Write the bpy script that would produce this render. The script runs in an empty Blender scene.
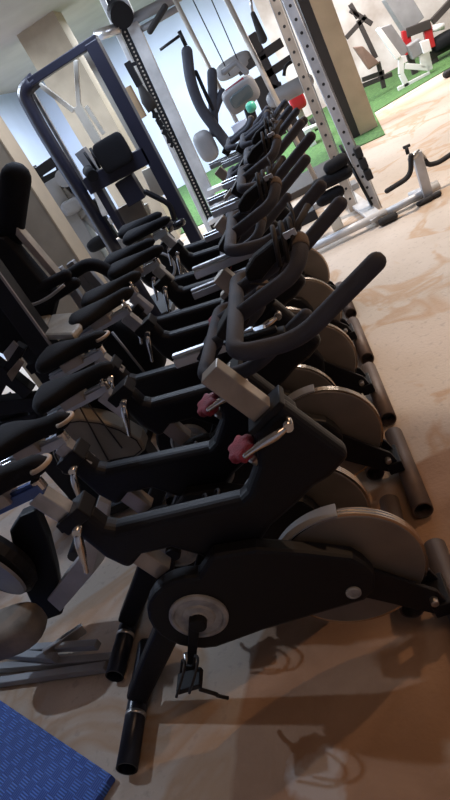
import bpy, bmesh, math, random
from mathutils import Vector as V, Matrix
random.seed(4)
PI = math.pi
sc = bpy.context.scene
col = sc.collection

# ------------------------------------------------------------------ camera
H = 1.65
RX = V((0.88547104, -0.38794259, -0.25581554))
RY = V((0.0287807, -0.5036623, 0.86342108))
RZ = V((-0.46380245, -0.77189691, -0.43481312))
def ray(px, py):
    c = V((px - 225, py - 400, 600.0))
    return V((RX.dot(c), RY.dot(c), RZ.dot(c)))
def at(px, py, Y):
    r = ray(px, py); return V((0, 0, H)) + r * (Y / r.y)
def gr(px, py, z=0.0):
    r = ray(px, py); return V((0, 0, H)) + r * ((z - H) / r.z)
cam = bpy.data.objects.new('camera', bpy.data.cameras.new('camera'))
col.objects.link(cam)
cam.data.sensor_width = 36; cam.data.lens = 27; cam.data.clip_start = .02
right = V((RX[0], RY[0], RZ[0])); up = -V((RX[1], RY[1], RZ[1])); back = -V((RX[2], RY[2], RZ[2]))
cam.matrix_world = Matrix(((right.x, up.x, back.x, 0), (right.y, up.y, back.y, 0), (right.z, up.z, back.z, H), (0, 0, 0, 1)))
sc.camera = cam

# ------------------------------------------------------------------ materials
M = {}
def mat(name, c, rough=.5, metal=0., bump=0., bscale=80., var=0., vscale=6., c2=None, coat=0.):
    m = bpy.data.materials.new(name); m.use_nodes = True
    nt = m.node_tree; b = nt.nodes['Principled BSDF']
    b.inputs['Base Color'].default_value = (*c, 1)
    b.inputs['Roughness'].default_value = rough
    b.inputs['Metallic'].default_value = metal
    if coat: b.inputs['Coat Weight'].default_value = coat
    if name.startswith('black') and not coat: b.inputs['Specular IOR Level'].default_value = .3
    tc = nt.nodes.new('ShaderNodeTexCoord')
    if var or c2:
        n = nt.nodes.new('ShaderNodeTexNoise'); n.inputs['Scale'].default_value = vscale; n.inputs['Detail'].default_value = 6
        nt.links.new(tc.outputs['Object'], n.inputs['Vector'])
        r = nt.nodes.new('ShaderNodeValToRGB'); r.color_ramp.elements[0].position = .35; r.color_ramp.elements[1].position = .68
        k = c2 if c2 else tuple(x * (1 - var) for x in c)
        r.color_ramp.elements[0].color = (*k, 1); r.color_ramp.elements[1].color = (*c, 1)
        nt.links.new(n.outputs['Fac'], r.inputs['Fac']); nt.links.new(r.outputs['Color'], b.inputs['Base Color'])
    if bump:
        n = nt.nodes.new('ShaderNodeTexNoise'); n.inputs['Scale'].default_value = bscale; n.inputs['Detail'].default_value = 3
        nt.links.new(tc.outputs['Object'], n.inputs['Vector'])
        bp = nt.nodes.new('ShaderNodeBump'); bp.inputs['Strength'].default_value = bump; bp.inputs['Distance'].default_value = .004
        nt.links.new(n.outputs['Fac'], bp.inputs['Height']); nt.links.new(bp.outputs['Normal'], b.inputs['Normal'])
    M[name] = m; return m
mat('black_paint', (.0055, .0055, .0085), .5, 0, .15, 160, .3)
mat('black_plastic', (.005, .005, .007), .55, 0, .1, 200)
mat('black_vinyl', (.0055, .0055, .008), .85, 0, .4, 220, .3, 20)
mat('black_gloss', (.012, .012, .016), .15, 0, coat=.5)
mat('foam', (.042, .045, .062), .78, 0, .3, 400, .35, 9)
mat('foam_brown', (.12, .085, .06), .8, 0, .3, 400, .3, 14)  # brown tone for the bend of the inner grip
mat('steel', (.62, .60, .58), .3, .9, .05, 300, .35, 12)
mat('chrome', (.75, .74, .72), .16, 1.)
mat('stem_steel', (.46, .40, .34), .38, .6, .05, 200, .3, 10)
mat('wheel_face', (.25, .215, .18), .45, .45, .05, 90, .25, 5)
mat('wheel_rim', (.62, .52, .42), .22, 1.)
mat('pipe_dark', (.14, .10, .085), .55, .3, .1, 60, .3, 8)
mat('pipe_black', (.012, .014, .024), .28, .2)
mat('silver_disc', (.50, .50, .49), .5, .15, .2, 60, .5, 18)
mat('maroon', (.36, .03, .05), .55, 0, .8, 220, .3, 30)
mat('silver_paint', (.66, .66, .67), .42, .15, .1, 90, .3, 6)
mat('tan_silver', (.48, .42, .36), .4, .35, .1, 90, .3, 6)
mat('grey_paint', (.28, .28, .29), .5, .1, 0, 80, .2)
mat('navy_paint', (.018, .019, .036), .42, 0, .1, 90, .2)
mat('cream_paint', (.80, .75, .64), .5, 0, .1, 60, .2)
mat('white_paint', (.78, .78, .78), .45)
mat('red_paint', (.42, .015, .02), .4)
mat('brown_vinyl', (.22, .14, .11), .6, 0, .2, 100, .2)
mat('beige_vinyl', (.30, .27, .22), .6, 0, .3, 90, .25, 8)
mat('shroud_grey', (.26, .23, .19), .5, 0, .1, 60, .25, 6)
mat('beige_trim', (.45, .36, .27), .5)
mat('green_plastic', (.08, .45, .30), .35)
mat('dusty', (.30, .25, .20), .85, 0, .6, 40, .45, 10)
mat('slider_steel', (.55, .58, .62), .3, .85, .05, 200, .2, 10)
mat('blue_reflect_rail', (.10, .16, .38), .25, .7)  # blue reflection on the nearest seat rail, painted as base colour
mat('rubber', (.02, .018, .018), .8)
mat('tan_box', (.50, .36, .22), .8, 0, .2, 40, .3)
mat('screen', (.10, .13, .14), .1)
mat('ceiling_paint', (.40, .37, .33), .9, 0, .2, 20, .12, 2)
mat('wall_paint', (.56, .64, .82), .85, 0, .2, 20, .12, 1.2)
mat('wall_pink', (.80, .74, .72), .85, 0, .2, 20, .0, 1.6, c2=(.46, .38, .34))
mat('pillar_tan', (.46, .38, .28), .85, 0, .3, 30, .25, 3)
mat('pillar_edge', (.58, .44, .29), .85, 0, .3, 30, .2, 3)
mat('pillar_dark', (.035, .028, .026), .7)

def nodes(m): return m.node_tree, m.node_tree.nodes['Principled BSDF']
# floor
m = mat('floor_concrete', (.5, .42, .36), .72); nt, b = nodes(m)
def N(t, **k):
    n = nt.nodes.new(t)
    for a, v in k.items():
        if a in n.inputs: n.inputs[a].default_value = v
        else: setattr(n, a, v)
    return n
def L(a, b_): nt.links.new(a, b_)
geo = N('ShaderNodeNewGeometry')
def noise(scale, detail=5, dist=0., w=0):
    n = N('ShaderNodeTexNoise', Scale=scale, Detail=detail, Distortion=dist)
    mp = N('ShaderNodeMapping'); mp.inputs['Location'].default_value = (w, w * .7, 0)
    L(geo.outputs['Position'], mp.inputs['Vector']); L(mp.outputs['Vector'], n.inputs['Vector']); return n.outputs['Fac']
def ramp(fac, stops):
    r = N('ShaderNodeValToRGB'); e = r.color_ramp.elements
    e[0].position, e[0].color = stops[0][0], (*stops[0][1], 1); e[1].position, e[1].color = stops[-1][0], (*stops[-1][1], 1)
    for p, c in stops[1:-1]: k = e.new(p); k.color = (*c, 1)
    L(fac, r.inputs['Fac']); return r.outputs['Color']
def mix(f, a, c):
    n = N('ShaderNodeMix', data_type='RGBA')
    if isinstance(f, float): n.inputs[0].default_value = f
    else: L(f, n.inputs[0])
    for i, x in ((6, a), (7, c)):
        if isinstance(x, tuple): n.inputs[i].default_value = (*x, 1)
        else: L(x, n.inputs[i])
    return n.outputs[2]
def math_(op, a, c=None, clamp=False):
    n = N('ShaderNodeMath', operation=op); n.use_clamp = clamp
    for i, x in enumerate((a, c)):
        if x is None: continue
        if isinstance(x, (int, float)): n.inputs[i].default_value = x
        else: L(x, n.inputs[i])
    return n.outputs[0]
base = ramp(noise(1.1, 6), [(.3, (.42, .34, .27)), (.5, (.49, .41, .34)), (.72, (.53, .46, .385))])
base = mix(math_('MULTIPLY', ramp(noise(28, 4, 0, 3), [(.58, (0, 0, 0)), (.70, (1, 1, 1))]), .5), base, (.30, .25, .22))
# ochre dust swirls
sw = ramp(noise(2.1, 3, 1.1, 11), [(.53, (0, 0, 0)), (.60, (1, 1, 1)), (.70, (.1, .1, .1))])
base = mix(math_('MULTIPLY', sw, .8), base, (.40, .25, .14))
# brown patch paints the dim, shaded foreground into the floor: distance from a centre, with a ragged edge
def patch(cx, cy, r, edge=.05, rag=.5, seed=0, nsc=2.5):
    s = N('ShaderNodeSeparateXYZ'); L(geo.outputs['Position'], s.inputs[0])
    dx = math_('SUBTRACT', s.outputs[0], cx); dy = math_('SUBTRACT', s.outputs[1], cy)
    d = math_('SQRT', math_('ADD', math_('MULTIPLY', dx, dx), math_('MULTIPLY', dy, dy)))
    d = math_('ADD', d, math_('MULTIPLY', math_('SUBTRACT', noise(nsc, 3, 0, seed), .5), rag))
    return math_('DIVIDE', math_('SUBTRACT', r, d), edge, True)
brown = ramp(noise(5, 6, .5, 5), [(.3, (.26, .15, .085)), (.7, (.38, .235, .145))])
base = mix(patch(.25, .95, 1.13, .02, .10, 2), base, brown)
base = mix(math_('MULTIPLY', patch(-.60, .92, .10, .04, .22, 7, 9), .6), base, (.50, .50, .50))  # pale grey pool of cool light painted into the floor colour
base = mix(math_('MULTIPLY', patch(-.23, .90, .06, .05, .2, 9, 9), .5), base, (.50, .48, .46))  # second, smaller light pool painted the same way
band = N('ShaderNodeSeparateXYZ'); L(geo.outputs['Position'], band.inputs[0])
bd = math_('SUBTRACT', 9.35, math_('ADD', band.outputs[1], math_('MULTIPLY', band.outputs[0], -.1)))
bd = math_('SUBTRACT', 1.0, math_('DIVIDE', math_('ABSOLUTE', math_('ADD', bd, math_('MULTIPLY', math_('SUBTRACT', noise(1.2, 3, 0, 4), .5), .9))), .5), True)
base = mix(math_('MULTIPLY', bd, .8), base, (.42, .27, .17))
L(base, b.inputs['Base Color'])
bp = N('ShaderNodeBump', Strength=.25, Distance=.01); L(noise(60, 4), bp.inputs['Height']); L(bp.outputs['Normal'], b.inputs['Normal'])

# woven blue mat
m = mat('blue_mat', (.03, .10, .42), .5); nt, b = nodes(m)
tc = N('ShaderNodeTexCoord')
mp = N('ShaderNodeMapping'); mp.inputs['Scale'].default_value = (1, 1, 1); L(tc.outputs['Object'], mp.inputs['Vector'])
ck = N('ShaderNodeTexChecker', Scale=26.0); L(mp.outputs['Vector'], ck.inputs['Vector'])
w1 = N('ShaderNodeTexWave', Scale=34.0); w1.bands_direction = 'X'; L(mp.outputs['Vector'], w1.inputs['Vector'])
w2 = N('ShaderNodeTexWave', Scale=34.0); w2.bands_direction = 'Y'; L(mp.outputs['Vector'], w2.inputs['Vector'])
hh = mix(ck.outputs['Fac'], w1.outputs['Color'], w2.outputs['Color'])
cc = mix(ck.outputs['Fac'], (.05, .15, .60), (.10, .26, .80))
L(mix(hh, (.015, .05, .26), cc), b.inputs['Base Color'])
bp = N('ShaderNodeBump', Strength=.7, Distance=.004); L(hh, bp.inputs['Height']); L(bp.outputs['Normal'], b.inputs['Normal'])

# turf
m = mat('turf', (.085, .19, .05), .95, 0, 1., 120, 0, 25, c2=(.04, .10, .025))

# ------------------------------------------------------------------ mesh helpers
ORG = {}
def fillet(pts, r, n=6):
    pts = [V(p) for p in pts]; out = [pts[0]]
    for i in range(1, len(pts) - 1):
        a, b_, c = pts[i - 1], pts[i], pts[i + 1]
        d1, d2 = (a - b_), (c - b_)
        k = min(r, d1.length * .48, d2.length * .48)
        p, q = b_ + d1.normalized() * k, b_ + d2.normalized() * k
        for j in range(n + 1):
            t = j / n; out.append(p * (1 - t) ** 2 + b_ * 2 * t * (1 - t) + q * t * t)
    out.append(pts[-1]); return out
class MB:
    def __init__(s): s.bm = bmesh.new(); s.seen = set()
    def box(s, c, size, rot=None):
        c = V(c); x, y, z = (k / 2 for k in size); R = rot or Matrix.Identity(3)
        v = [s.bm.verts.new(c + R @ V((i * x, j * y, k * z))) for i in (-1, 1) for j in (-1, 1) for k in (-1, 1)]
        for f in ((0, 1, 3, 2), (4, 6, 7, 5), (0, 4, 5, 1), (2, 3, 7, 6), (0, 2, 6, 4), (1, 5, 7, 3)): s.bm.faces.new([v[i] for i in f])
        return s
    def beam(s, a, b_, w, t, side=(0, 1, 0), t2=None, w2=None):
        """rectangular bar a->b: w across 'side', t across the third axis"""
        a, b_ = V(a), V(b_); d = (b_ - a).normalized(); sd = V(side); sd = (sd - d * sd.dot(d)).normalized(); n = d.cross(sd)
        w2 = w2 or w; t2 = t2 or t
        v = []
        for p, ww, tt in ((a, w, t), (b_, w2, t2)):
            for i, j in ((-1, -1), (1, -1), (1, 1), (-1, 1)): v.append(s.bm.verts.new(p + sd * i * ww / 2 + n * j * tt / 2))
        for f in ((3, 2, 1, 0), (4, 5, 6, 7), (0, 1, 5, 4), (1, 2, 6, 5), (2, 3, 7, 6), (3, 0, 4, 7)): s.bm.faces.new([v[i] for i in f])
        return s
    def tube(s, pts, r, seg=14, hollow=False, dome=False):
        pts = [V(p) for p in pts]
        rs = list(r) if isinstance(r, (list, tuple)) else [r] * len(pts)
        if dome:
            d0 = (pts[1] - pts[0]).normalized(); d1 = (pts[-1] - pts[-2]).normalized()
            r1 = rs[-1]; ext = [(.35, .94), (.7, .72), (.93, .38)]
            pts += [pts[-1] + d1 * r1 * a for a, _ in ext]; rs += [r1 * k for _, k in ext]
            if dome == 2:
                r0 = rs[0]; e0 = [(pts[0] - d0 * r0 * a, r0 * k) for a, k in reversed(ext)]
                pts = [p for p, _ in e0] + pts; rs = [q for _, q in e0] + rs
        n = len(pts); T = []
        for i in range(n):
            a, b_ = pts[max(i - 1, 0)], pts[min(i + 1, n - 1)]; T.append((b_ - a).normalized())
        ref = V((0, 0, 1)) if abs(T[0].z) < .9 else V((1, 0, 0))
        u = T[0].cross(ref).normalized(); rings = []
        for i in range(n):
            u = (u - T[i] * u.dot(T[i])).normalized(); w = T[i].cross(u)
            rings.append([s.bm.verts.new(pts[i] + (u * math.cos(2 * PI * k / seg) + w * math.sin(2 * PI * k / seg)) * rs[i]) for k in range(seg)])
        for i in range(n - 1):
            for k in range(seg):
                k2 = (k + 1) % seg
                f = s.bm.faces.new((rings[i][k], rings[i][k2], rings[i + 1][k2], rings[i + 1][k])); f.smooth = True
        def capring(i, flip, dirn):
            if not hollow:
                f = s.bm.faces.new(rings[i] if flip else rings[i][::-1]); f.smooth = bool(dome); return
            c = pts[i]; prev = rings[i]
            for sc_, dp in ((.86, 0), (.84, .06)):
                nr = [s.bm.verts.new(c + (v.co - pts[i]) * sc_ + dirn * dp) for v in rings[i]]
                for k in range(seg):
                    k2 = (k + 1) % seg; q = (prev[k], prev[k2], nr[k2], nr[k])
                    s.bm.faces.new(q if flip else q[::-1])
                prev = nr
            s.bm.faces.new(prev if flip else prev[::-1])
        capring(0, False, T[0]); capring(n - 1, True, -T[-1])
        return s
    def prism(s, poly, y0, y1):
        """polygon of (x, z) extruded in Y"""
        a = [s.bm.verts.new((p[0], y0, p[1])) for p in poly]; b_ = [s.bm.verts.new((p[0], y1, p[1])) for p in poly]
        s.bm.faces.new(a); s.bm.faces.new(b_[::-1]); n = len(poly)
        for i in range(n): j = (i + 1) % n; s.bm.faces.new((a[j], a[i], b_[i], b_[j]))
        return s
    def slab(s, quad, th):
        """quad (4+ points, planar) thickened along its normal"""
        q = [V(p) for p in quad]; nrm = (q[1] - q[0]).cross(q[-1] - q[0]).normalized()
        a = [s.bm.verts.new(p) for p in q]; b_ = [s.bm.verts.new(p - nrm * th) for p in q]
        s.bm.faces.new(a); s.bm.faces.new(b_[::-1]); n = len(q)
        for i in range(n): j = (i + 1) % n; s.bm.faces.new((a[j], a[i], b_[i], b_[j]))
        return s
    def lathe(s, c, axis, prof, seg=32):
        """prof: list of (radius, offset along axis), closed at both ends"""
        c = V(c); ax = V(axis).normalized(); ref = V((0, 0, 1)) if abs(ax.z) < .9 else V((1, 0, 0))
        u = ax.cross(ref).normalized(); w = ax.cross(u); rings = []
        for r, o in prof:
            rings.append([s.bm.verts.new(c + ax * o + (u * math.cos(2 * PI * k / seg) + w * math.sin(2 * PI * k / seg)) * max(r, 1e-4)) for k in range(seg)])
        for i in range(len(rings) - 1):
            for k in range(seg):
                k2 = (k + 1) % seg; s.bm.faces.new((rings[i][k], rings[i][k2], rings[i + 1][k2], rings[i + 1][k]))
        s.bm.faces.new(rings[0][::-1]); s.bm.faces.new(rings[-1]); return s
    def pad(s, c, size, rot=None, e=.35, nu=20, nv=12):
        """superellipsoid cushion"""
        c = V(c); R = rot or Matrix.Identity(3)
        def f(w, m_): return math.copysign(abs(w) ** m_, w)
        rings = []
        for i in range(nv + 1):
            a = -PI / 2 + PI * i / nv; rr = []
            for k in range(nu):
                t = 2 * PI * k / nu
                p = V((size[0] / 2 * f(math.cos(a), e) * f(math.cos(t), e), size[1] / 2 * f(math.cos(a), e) * f(math.sin(t), e), size[2] / 2 * f(math.sin(a), .6)))
                rr.append(s.bm.verts.new(c + R @ p))
            rings.append(rr)
        for i in range(nv):
            for k in range(nu):
                k2 = (k + 1) % nu; fc = s.bm.faces.new((rings[i][k], rings[i][k2], rings[i + 1][k2], rings[i + 1][k])); fc.smooth = True
        return s
    def mark(s, i):
        """faces added since the last mark take material slot i"""
        for f in s.bm.faces:
            if f not in s.seen: f.material_index = i; s.seen.add(f)
        return s
    def build(s, name, material, parent=None, bevel=0., extra=()):
        bm = s.bm; bmesh.ops.remove_doubles(bm, verts=bm.verts, dist=1e-5)
        o_ = ORG.get(parent.name, V((0, 0, 0))) if parent else None
        if parent is None:
            lo = V((min(v.co.x for v in bm.verts), min(v.co.y for v in bm.verts), min(v.co.z for v in bm.verts)))
            hi = V((max(v.co.x for v in bm.verts), max(v.co.y for v in bm.verts), 0))
            o_ = V(((lo.x + hi.x) / 2, (lo.y + hi.y) / 2, lo.z))
        for v in bm.verts: v.co -= o_
        bmesh.ops.recalc_face_normals(bm, faces=bm.faces)
        me = bpy.data.meshes.new(name); bm.to_mesh(me); bm.free(); me.materials.append(material)
        for x in extra: me.materials.append(x)
        o = bpy.data.objects.new(name, me); col.objects.link(o)
        if parent: o.parent = parent
        else: o.location = o_
        ORG[o.name] = o_
        if bevel:
            md = o.modifiers.new('bevel', 'BEVEL'); md.width = bevel; md.segments = 2; md.limit_method = 'ANGLE'; md.angle_limit = math.radians(40)
        return o
def tag(o, label=None, cat=None, group=None, kind=None):
    if label: o['label'] = label
    if cat: o['category'] = cat
    if group: o['group'] = group
    if kind: o['kind'] = kind
    return o
def thing(name, loc, label, cat, group=None):
    o = bpy.data.objects.new(name, None); col.objects.link(o); o.location = loc; o.empty_display_size = .1
    ORG[o.name] = V(loc); return tag(o, label, cat, group)
def rot_axes(x, z):
    x = V(x).normalized(); z = V(z); z = (z - x * z.dot(x)).normalized(); y = z.cross(x); return Matrix((x, y, z)).transposed()

# ------------------------------------------------------------------ the setting
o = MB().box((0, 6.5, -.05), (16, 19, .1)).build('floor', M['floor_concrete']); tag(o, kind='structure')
o = MB().box((0, 6.5, 3.15), (16, 19, .1)).build('ceiling', M['ceiling_paint']); tag(o, kind='structure')
o = MB().box((-4.35, 6.5, 1.55), (.1, 19, 3.1)).build('wall_left', M['wall_paint']); tag(o, kind='structure')
o = MB().box((-3.75, 13.6, 1.55), (8.5, .1, 3.1)).build('wall_back', M['wall_paint']); tag(o, kind='structure')
o = MB().box((4.25, 13.6, 1.55), (7.5, .1, 3.1)).build('wall_back_right', M['wall_pink']); tag(o, kind='structure')
o = MB().box((6.5, 6.5, 1.55), (.1, 19, 3.1)).build('wall_right', M['wall_pink']); tag(o, kind='structure')
o = MB().box((0, -2.0, 1.55), (16, .1, 3.1)).build('wall_front', M['wall_paint']); tag(o, kind='structure')

# right pillar, by the power rack
t = thing('pillar', (.98, 9.2, 0), 'tall beige square pillar with a dark left face at the turf edge', 'pillar')
MB().box((1.075, 9.2, 1.55), (.25, .40, 3.1)).build('pillar_body', M['pillar_edge'], t)
MB().box((.885, 9.2, 1.55), (.13, .38, 3.1)).build('dark_side', M['pillar_dark'], t)['label'] = 'dark brown strip up the left face'  # dark box covering the left side of the pillar
# left pillar (near)
X1 = at(70, 245, 4.6).x; r_ = ray(83, 245); y2 = X1 * r_.y / r_.x
t = thing('pillar', (X1 - .5, (4.6 + y2) / 2, 0), 'wide beige pillar at the left edge behind the black machines', 'pillar')
MB().box((X1 - .5, (4.6 + y2) / 2, 1.55), (.98, y2 - 4.6, 3.1)).build('pillar_body', M['pillar_tan'], t)
MB().box((X1 - .006, (4.6 + y2) / 2, 1.55), (.012, y2 - 4.59, 3.1)).build('side_panel', M['pillar_edge'], t)['label'] = 'right face painted a lighter tan for the light on it'  # lit side of the pillar, painted as a paler thin sheet
# tan pillar seen through the lat tower
a, b_ = at(50, 92, 8.6), at(98, 92, 8.6)
t = MB().box(((a.x + b_.x) / 2, 8.8, 1.55), (abs(b_.x - a.x), .4, 3.1)).build('pillar', M['pillar_tan'])
tag(t, 'tan pillar seen through the tall navy lat tower', 'pillar')

# turf
z = .012
poly = [gr(346, 152, z), gr(385, 134, z), gr(374, 112, z), gr(450, 67, z), V((5.5, 10.3, z)), V((5.5, 13.5, z)), V((-2.5, 13.5, z)), V((-2.5, 8.9, z)), gr(262, 195, z)]
tf = MB(); vs = [tf.bm.verts.new(p) for p in poly]; f = tf.bm.faces.new(vs)
ex = bmesh.ops.extrude_face_region(tf.bm, geom=[f])
for v in [g for g in ex['geom'] if isinstance(g, bmesh.types.BMVert)]: v.co.z = 0.001
tag(tf.build('artificial_turf', M['turf']), 'bright green artificial turf covering the far floor', 'artificial turf', kind='stuff')

# blue mat, lower left
z = .03
A, B = gr(112, 775, z), gr(0, 700, z)
e = (B - A).normalized(); n_ = V((-e.y, e.x, 0));
if n_.y > 0: n_ = -n_
# front right corner continues down the frame
q = [A, A + e * 1.5, A + e * 1.5 + n_ * .9, A + n_ * .9]
t = thing('exercise_mat', ((A + e * .75 + n_ * .45).x, (A + e * .75 + n_ * .45).y, 0), 'blue woven-pattern exercise mat on the floor in the lower left corner', 'mat')
t.rotation_euler.z = math.atan2(e.y, e.x)
mm = MB().box((0, 0, .0155), (1.5, .9, .029)); ORG_t = ORG[t.name]; ORG[t.name] = V((0, 0, 0))
mm.build('mat_body', M['blue_mat'], t, .006)

# ------------------------------------------------------------------ the spin bike (built as the nearest one)
YC = 1.29
def S(px, py, dy=0): return at(px, py, YC + dy)
def X2(p): return (p.x, p.z)
def circ(cx, cz, r, a0, a1, n=12):
    return [(cx + r * math.cos(math.radians(a0 + (a1 - a0) * i / n)), cz + r * math.sin(math.radians(a0 + (a1 - a0) * i / n))) for i in range(n + 1)]
WX, WZ, WR = -.318, .325, .222          # flywheel
CX, CZ = -.765, .43                     # crank
DX, DZ = V((0, YC, 0)), None
def P(x, z, dy=0): return V((x, YC + dy, z))

def make_bike():
    root = thing('spin_bike', (-.68, YC, 0), 'x', 'exercise bike', 'row of black spin bikes')
    fr = MB()
    # one outline: seat sleeve, main beam, head sleeve, down tube
    fr.prism([(-.966, .850), (-.884, .872), (-.866, .800), (-.845, .782), (-.482, .722), (-.455, .735), (-.395, .800), (-.352, .905), (-.258, .948),
              (-.160, .722), (-.232, .680), (-.285, .668), (-.35, .635), (-.45, .592), (-.52, .54), (-.57, .42), (-.66, .42), (-.68, .58), (-.74, .645), (-.828, .660), (-.895, .625), (-.935, .70)], YC - .034, YC + .034)
    body = fr.build('frame', M['black_paint'], root, .026); body.modifiers[0].segments = 4
    rl = MB().beam(P(-.76, .50), P(-1.215, .075), .060, .092, t2=.075).build('rear_leg', M['black_paint'], root, .010)
    # head sleeve lip
    MB().beam(P(-.307, .937), P(-.300, .920), .090, .118).build('sleeve_collar', M['black_plastic'], body, .004)
    MB().beam(P(-.935, .885), P(-.921, .84), .082, .10).build('sleeve_collar', M['black_plastic'], body, .004)
    # chain case (near side)
    cc = [(-.255, .405), (-.275, .445), (-.375, .515), (-.50, .59), (-.62, .62)] + circ(CX, CZ, .155, 62, 262, 14) + [(-.62, .285), (WX + .01, WZ - .050), (-.265, .30), (-.245, .36)]
    g = MB().prism(cc, YC - .088, YC - .034).build('chain_guard', M['black_plastic'], root, .012)
    MB().lathe(P(WX - .005, WZ - .0, -.088), (0, -1, 0), [(.022, 0), (.022, .006), (.017, .008), (.016, .005)], 20).build('hub_cover', M['silver_disc'], g)
    MB().lathe(P(CX, CZ, -.088), (0, -1, 0), [(.088, 0), (.088, .008), (.080, .013), (.074, .013), (.070, .007), (.050, .006), (.046, .012), (.028, .014), (.026, .018)], 40).build('crank_disc', M['silver_disc'], g)
    # front fork plates each side of the wheel, down to the front foot
    for s_ in (-1, 1):
        y0 = YC - .050 if s_ < 0 else YC + .034
        MB().prism([(WX - .02, WZ + .05), (WX + .05, WZ + .035), (-.115, .175), (-.095, .09), (-.13, .07), (WX - .03, WZ - .045)], y0, y0 + .016).build('fork', M['black_paint'], root, .003)
    fb = MB(); fb.beam(P(-.120, .105, -.06), P(-.120, .105, .06), .06, .05, side=(1, 0, 0)); fb.build('fork_bridge', M['black_paint'], root, .004)
    for dy in (-.062, .062):
        MB().lathe(P(-.135, .155, dy), (0, -1, 0), [(.012, -.012), (.012, .008), (.007, .010)], 12).build('bolt', M['steel'], root)
    # flywheel
    w = MB().lathe(P(WX, WZ), (0, 1, 0), [(.03, -.02), (WR - .012, -.016), (WR - .006, -.012), (WR - .006, .012), (WR - .012, .016), (.03, .02)], 72).build('flywheel', M['wheel_face'], root)
    rim = MB()
    rim.lathe(P(WX, WZ), (0, 1, 0), [(WR - .010, -.0135), (WR, -.013), (WR, -.009), (WR - .004, -.006), (WR, -.003), (WR, .003), (WR - .004, .006), (WR, .009), (WR, .013), (WR - .010, .0135)], 72)
    rim.build('rim', M['wheel_rim'], w)
    # brake guard hugging the top of the wheel
    bg = MB(); A0, A1 = 78, 150
    ring = circ(WX, WZ, WR + .010, A0, A1, 14) + circ(WX, WZ, WR + .003, A1, A0, 14)
    bg.prism(ring, YC - .026, YC + .026)
    bg.build('brake_guard', M['grey_paint'], root, .002)
    # crank arms and pedals
    for s_ in (-1, 1):
        y = -.115 if s_ < 0 else .085
        a = P(CX, CZ, y); d = V((-.11, 0, -.155)) if s_ < 0 else V((.11, 0, .155))
        arm = MB().beam(a + V((0, 0, .02)), a + d, .020, .034, t2=.026)
        arm.lathe(a, (0, 1, 0), [(.026, -.014), (.026, .014)], 18)
        arm.build('crank_arm', M['black_plastic'], root, .003)
        pc = a + d + V((0, s_ * .055, 0))
        p = MB().box(pc, (.080, .060, .020)).box(pc + V((.0, s_ * -.045, 0)), (.03, .03, .03)).build('pedal', M['black_plastic'], root, .003)
        MB().tube([a + d + V((-.002, s_ * -.02, .03)), a + d + V((-.02, s_ * .03, -.03))], .010, 10).build('spindle', M['steel'], p)
        st = MB()
        for k in (-.022, .022):
            st.tube(fillet([pc + V((k - .02, -.04, 0)), pc + V((k + .03, -.045, .06)), pc + V((k + .05, .0, .075)), pc + V((k + .02, .045, .05)), pc + V((k - .02, .04, -.01))], .03, 4), .0045, 6)
        st.tube(fillet([pc + V((.03, -.03, -.01)), pc + V((.06, -.02, -.07)), pc + V((.03, .01, -.11)), pc + V((.05, .02, -.15))], .03, 4), .006, 6)
        st.build('toe_strap', M['rubber'], p)
    # stabiliser pipes
    MB().tube([P(-1.235, .04, -.230), P(-1.235, .04, .240)], .036, 24, hollow=True).build('rear_foot', M['pipe_black'], root)
    q = MB().tube([P(-1.235, .04, -.060), P(-1.235, .04, -.045)], .0375, 24).build('foot_band', M['steel'], root)
    MB().tube([P(-.085, .04, -.26), P(-.085, .04, .25)], .038, 24, hollow=True).build('front_foot', M['pipe_dark'], root)
    # seat post, stub and slider
    MB().beam(P(-.958, .97), P(-.918, .86), .046, .055).build('seat_post', M['steel'], root, .003)
    MB().beam(P(-.862, .70), P(-.815, .565), .046, .060).build('seat_post_end', M['stem_steel'], root, .003)
    sl = MB().beam(P(-1.20, .975), P(-.925, .985), .042, .032).beam(P(-1.20, .993), P(-.93, 1.003), .018, .012).build('seat_slider', M['slider_steel'], root, .002)
    MB().tube([P(-.932, 1.0, -.0), P(-.928, 1.045, 0)], .008, 10).lathe(P(-.932, 1.0, 0), (0, 0, 1), [(.018, -.02), (.018, .01), (.01, .018)], 14).build('slider_bolt', M['chrome'], sl)
    cl = MB().beam(P(-1.12, 1.0), P(-1.02, 1.005), .065, .04).tube([P(-1.07, 1.0, -.03), P(-1.07, 1.0, .05)], .014, 10)
    cl.build('seat_clamp', M['stem_steel'], root, .003)
    # saddle: nose at -.87
    st = MB(); n = 18; rings = []
    for i in range(n + 1):
        t = i / n; x = -1.205 + .340 * t
        hw = .030 + .078 * (.5 + .5 * math.cos(PI * min(1, max(0, t - .12) / .62)))
        hw *= (1 if i not in (0, n) else .45) * (1 if i not in (1, n - 1) else .85)
        th = (.040 - .010 * t) * (1 if i not in (0, n) else .35) * (1 if i not in (1, n - 1) else .8)
        zc = 1.047 + .010 * math.cos(t * PI) + .010 * t
        rr = []
        for k in range(16):
            a = 2 * PI * k / 16; cs, sn = math.cos(a), math.sin(a)
            rr.append(st.bm.verts.new((x, YC + hw * math.copysign(abs(cs) ** .8, cs), zc + (th if sn > 0 else th * .9) * math.copysign(abs(sn) ** .75, sn))))
        rings.append(rr)
    for i in range(n):
        for k in range(16):
            f = st.bm.faces.new((rings[i][k], rings[i][(k + 1) % 16], rings[i + 1][(k + 1) % 16], rings[i + 1][k])); f.smooth = True
    st.bm.faces.new(rings[0]); st.bm.faces.new(rings[-1][::-1])
    sd = st.build('saddle', M['black_vinyl'], root)
    nt_ = []
    for i in range(13):
        a = math.radians(-110 + 220 * i / 12); nt_.append(P(-.892 + .034 * math.cos(a), 1.048, .033 * math.sin(a)))
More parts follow.
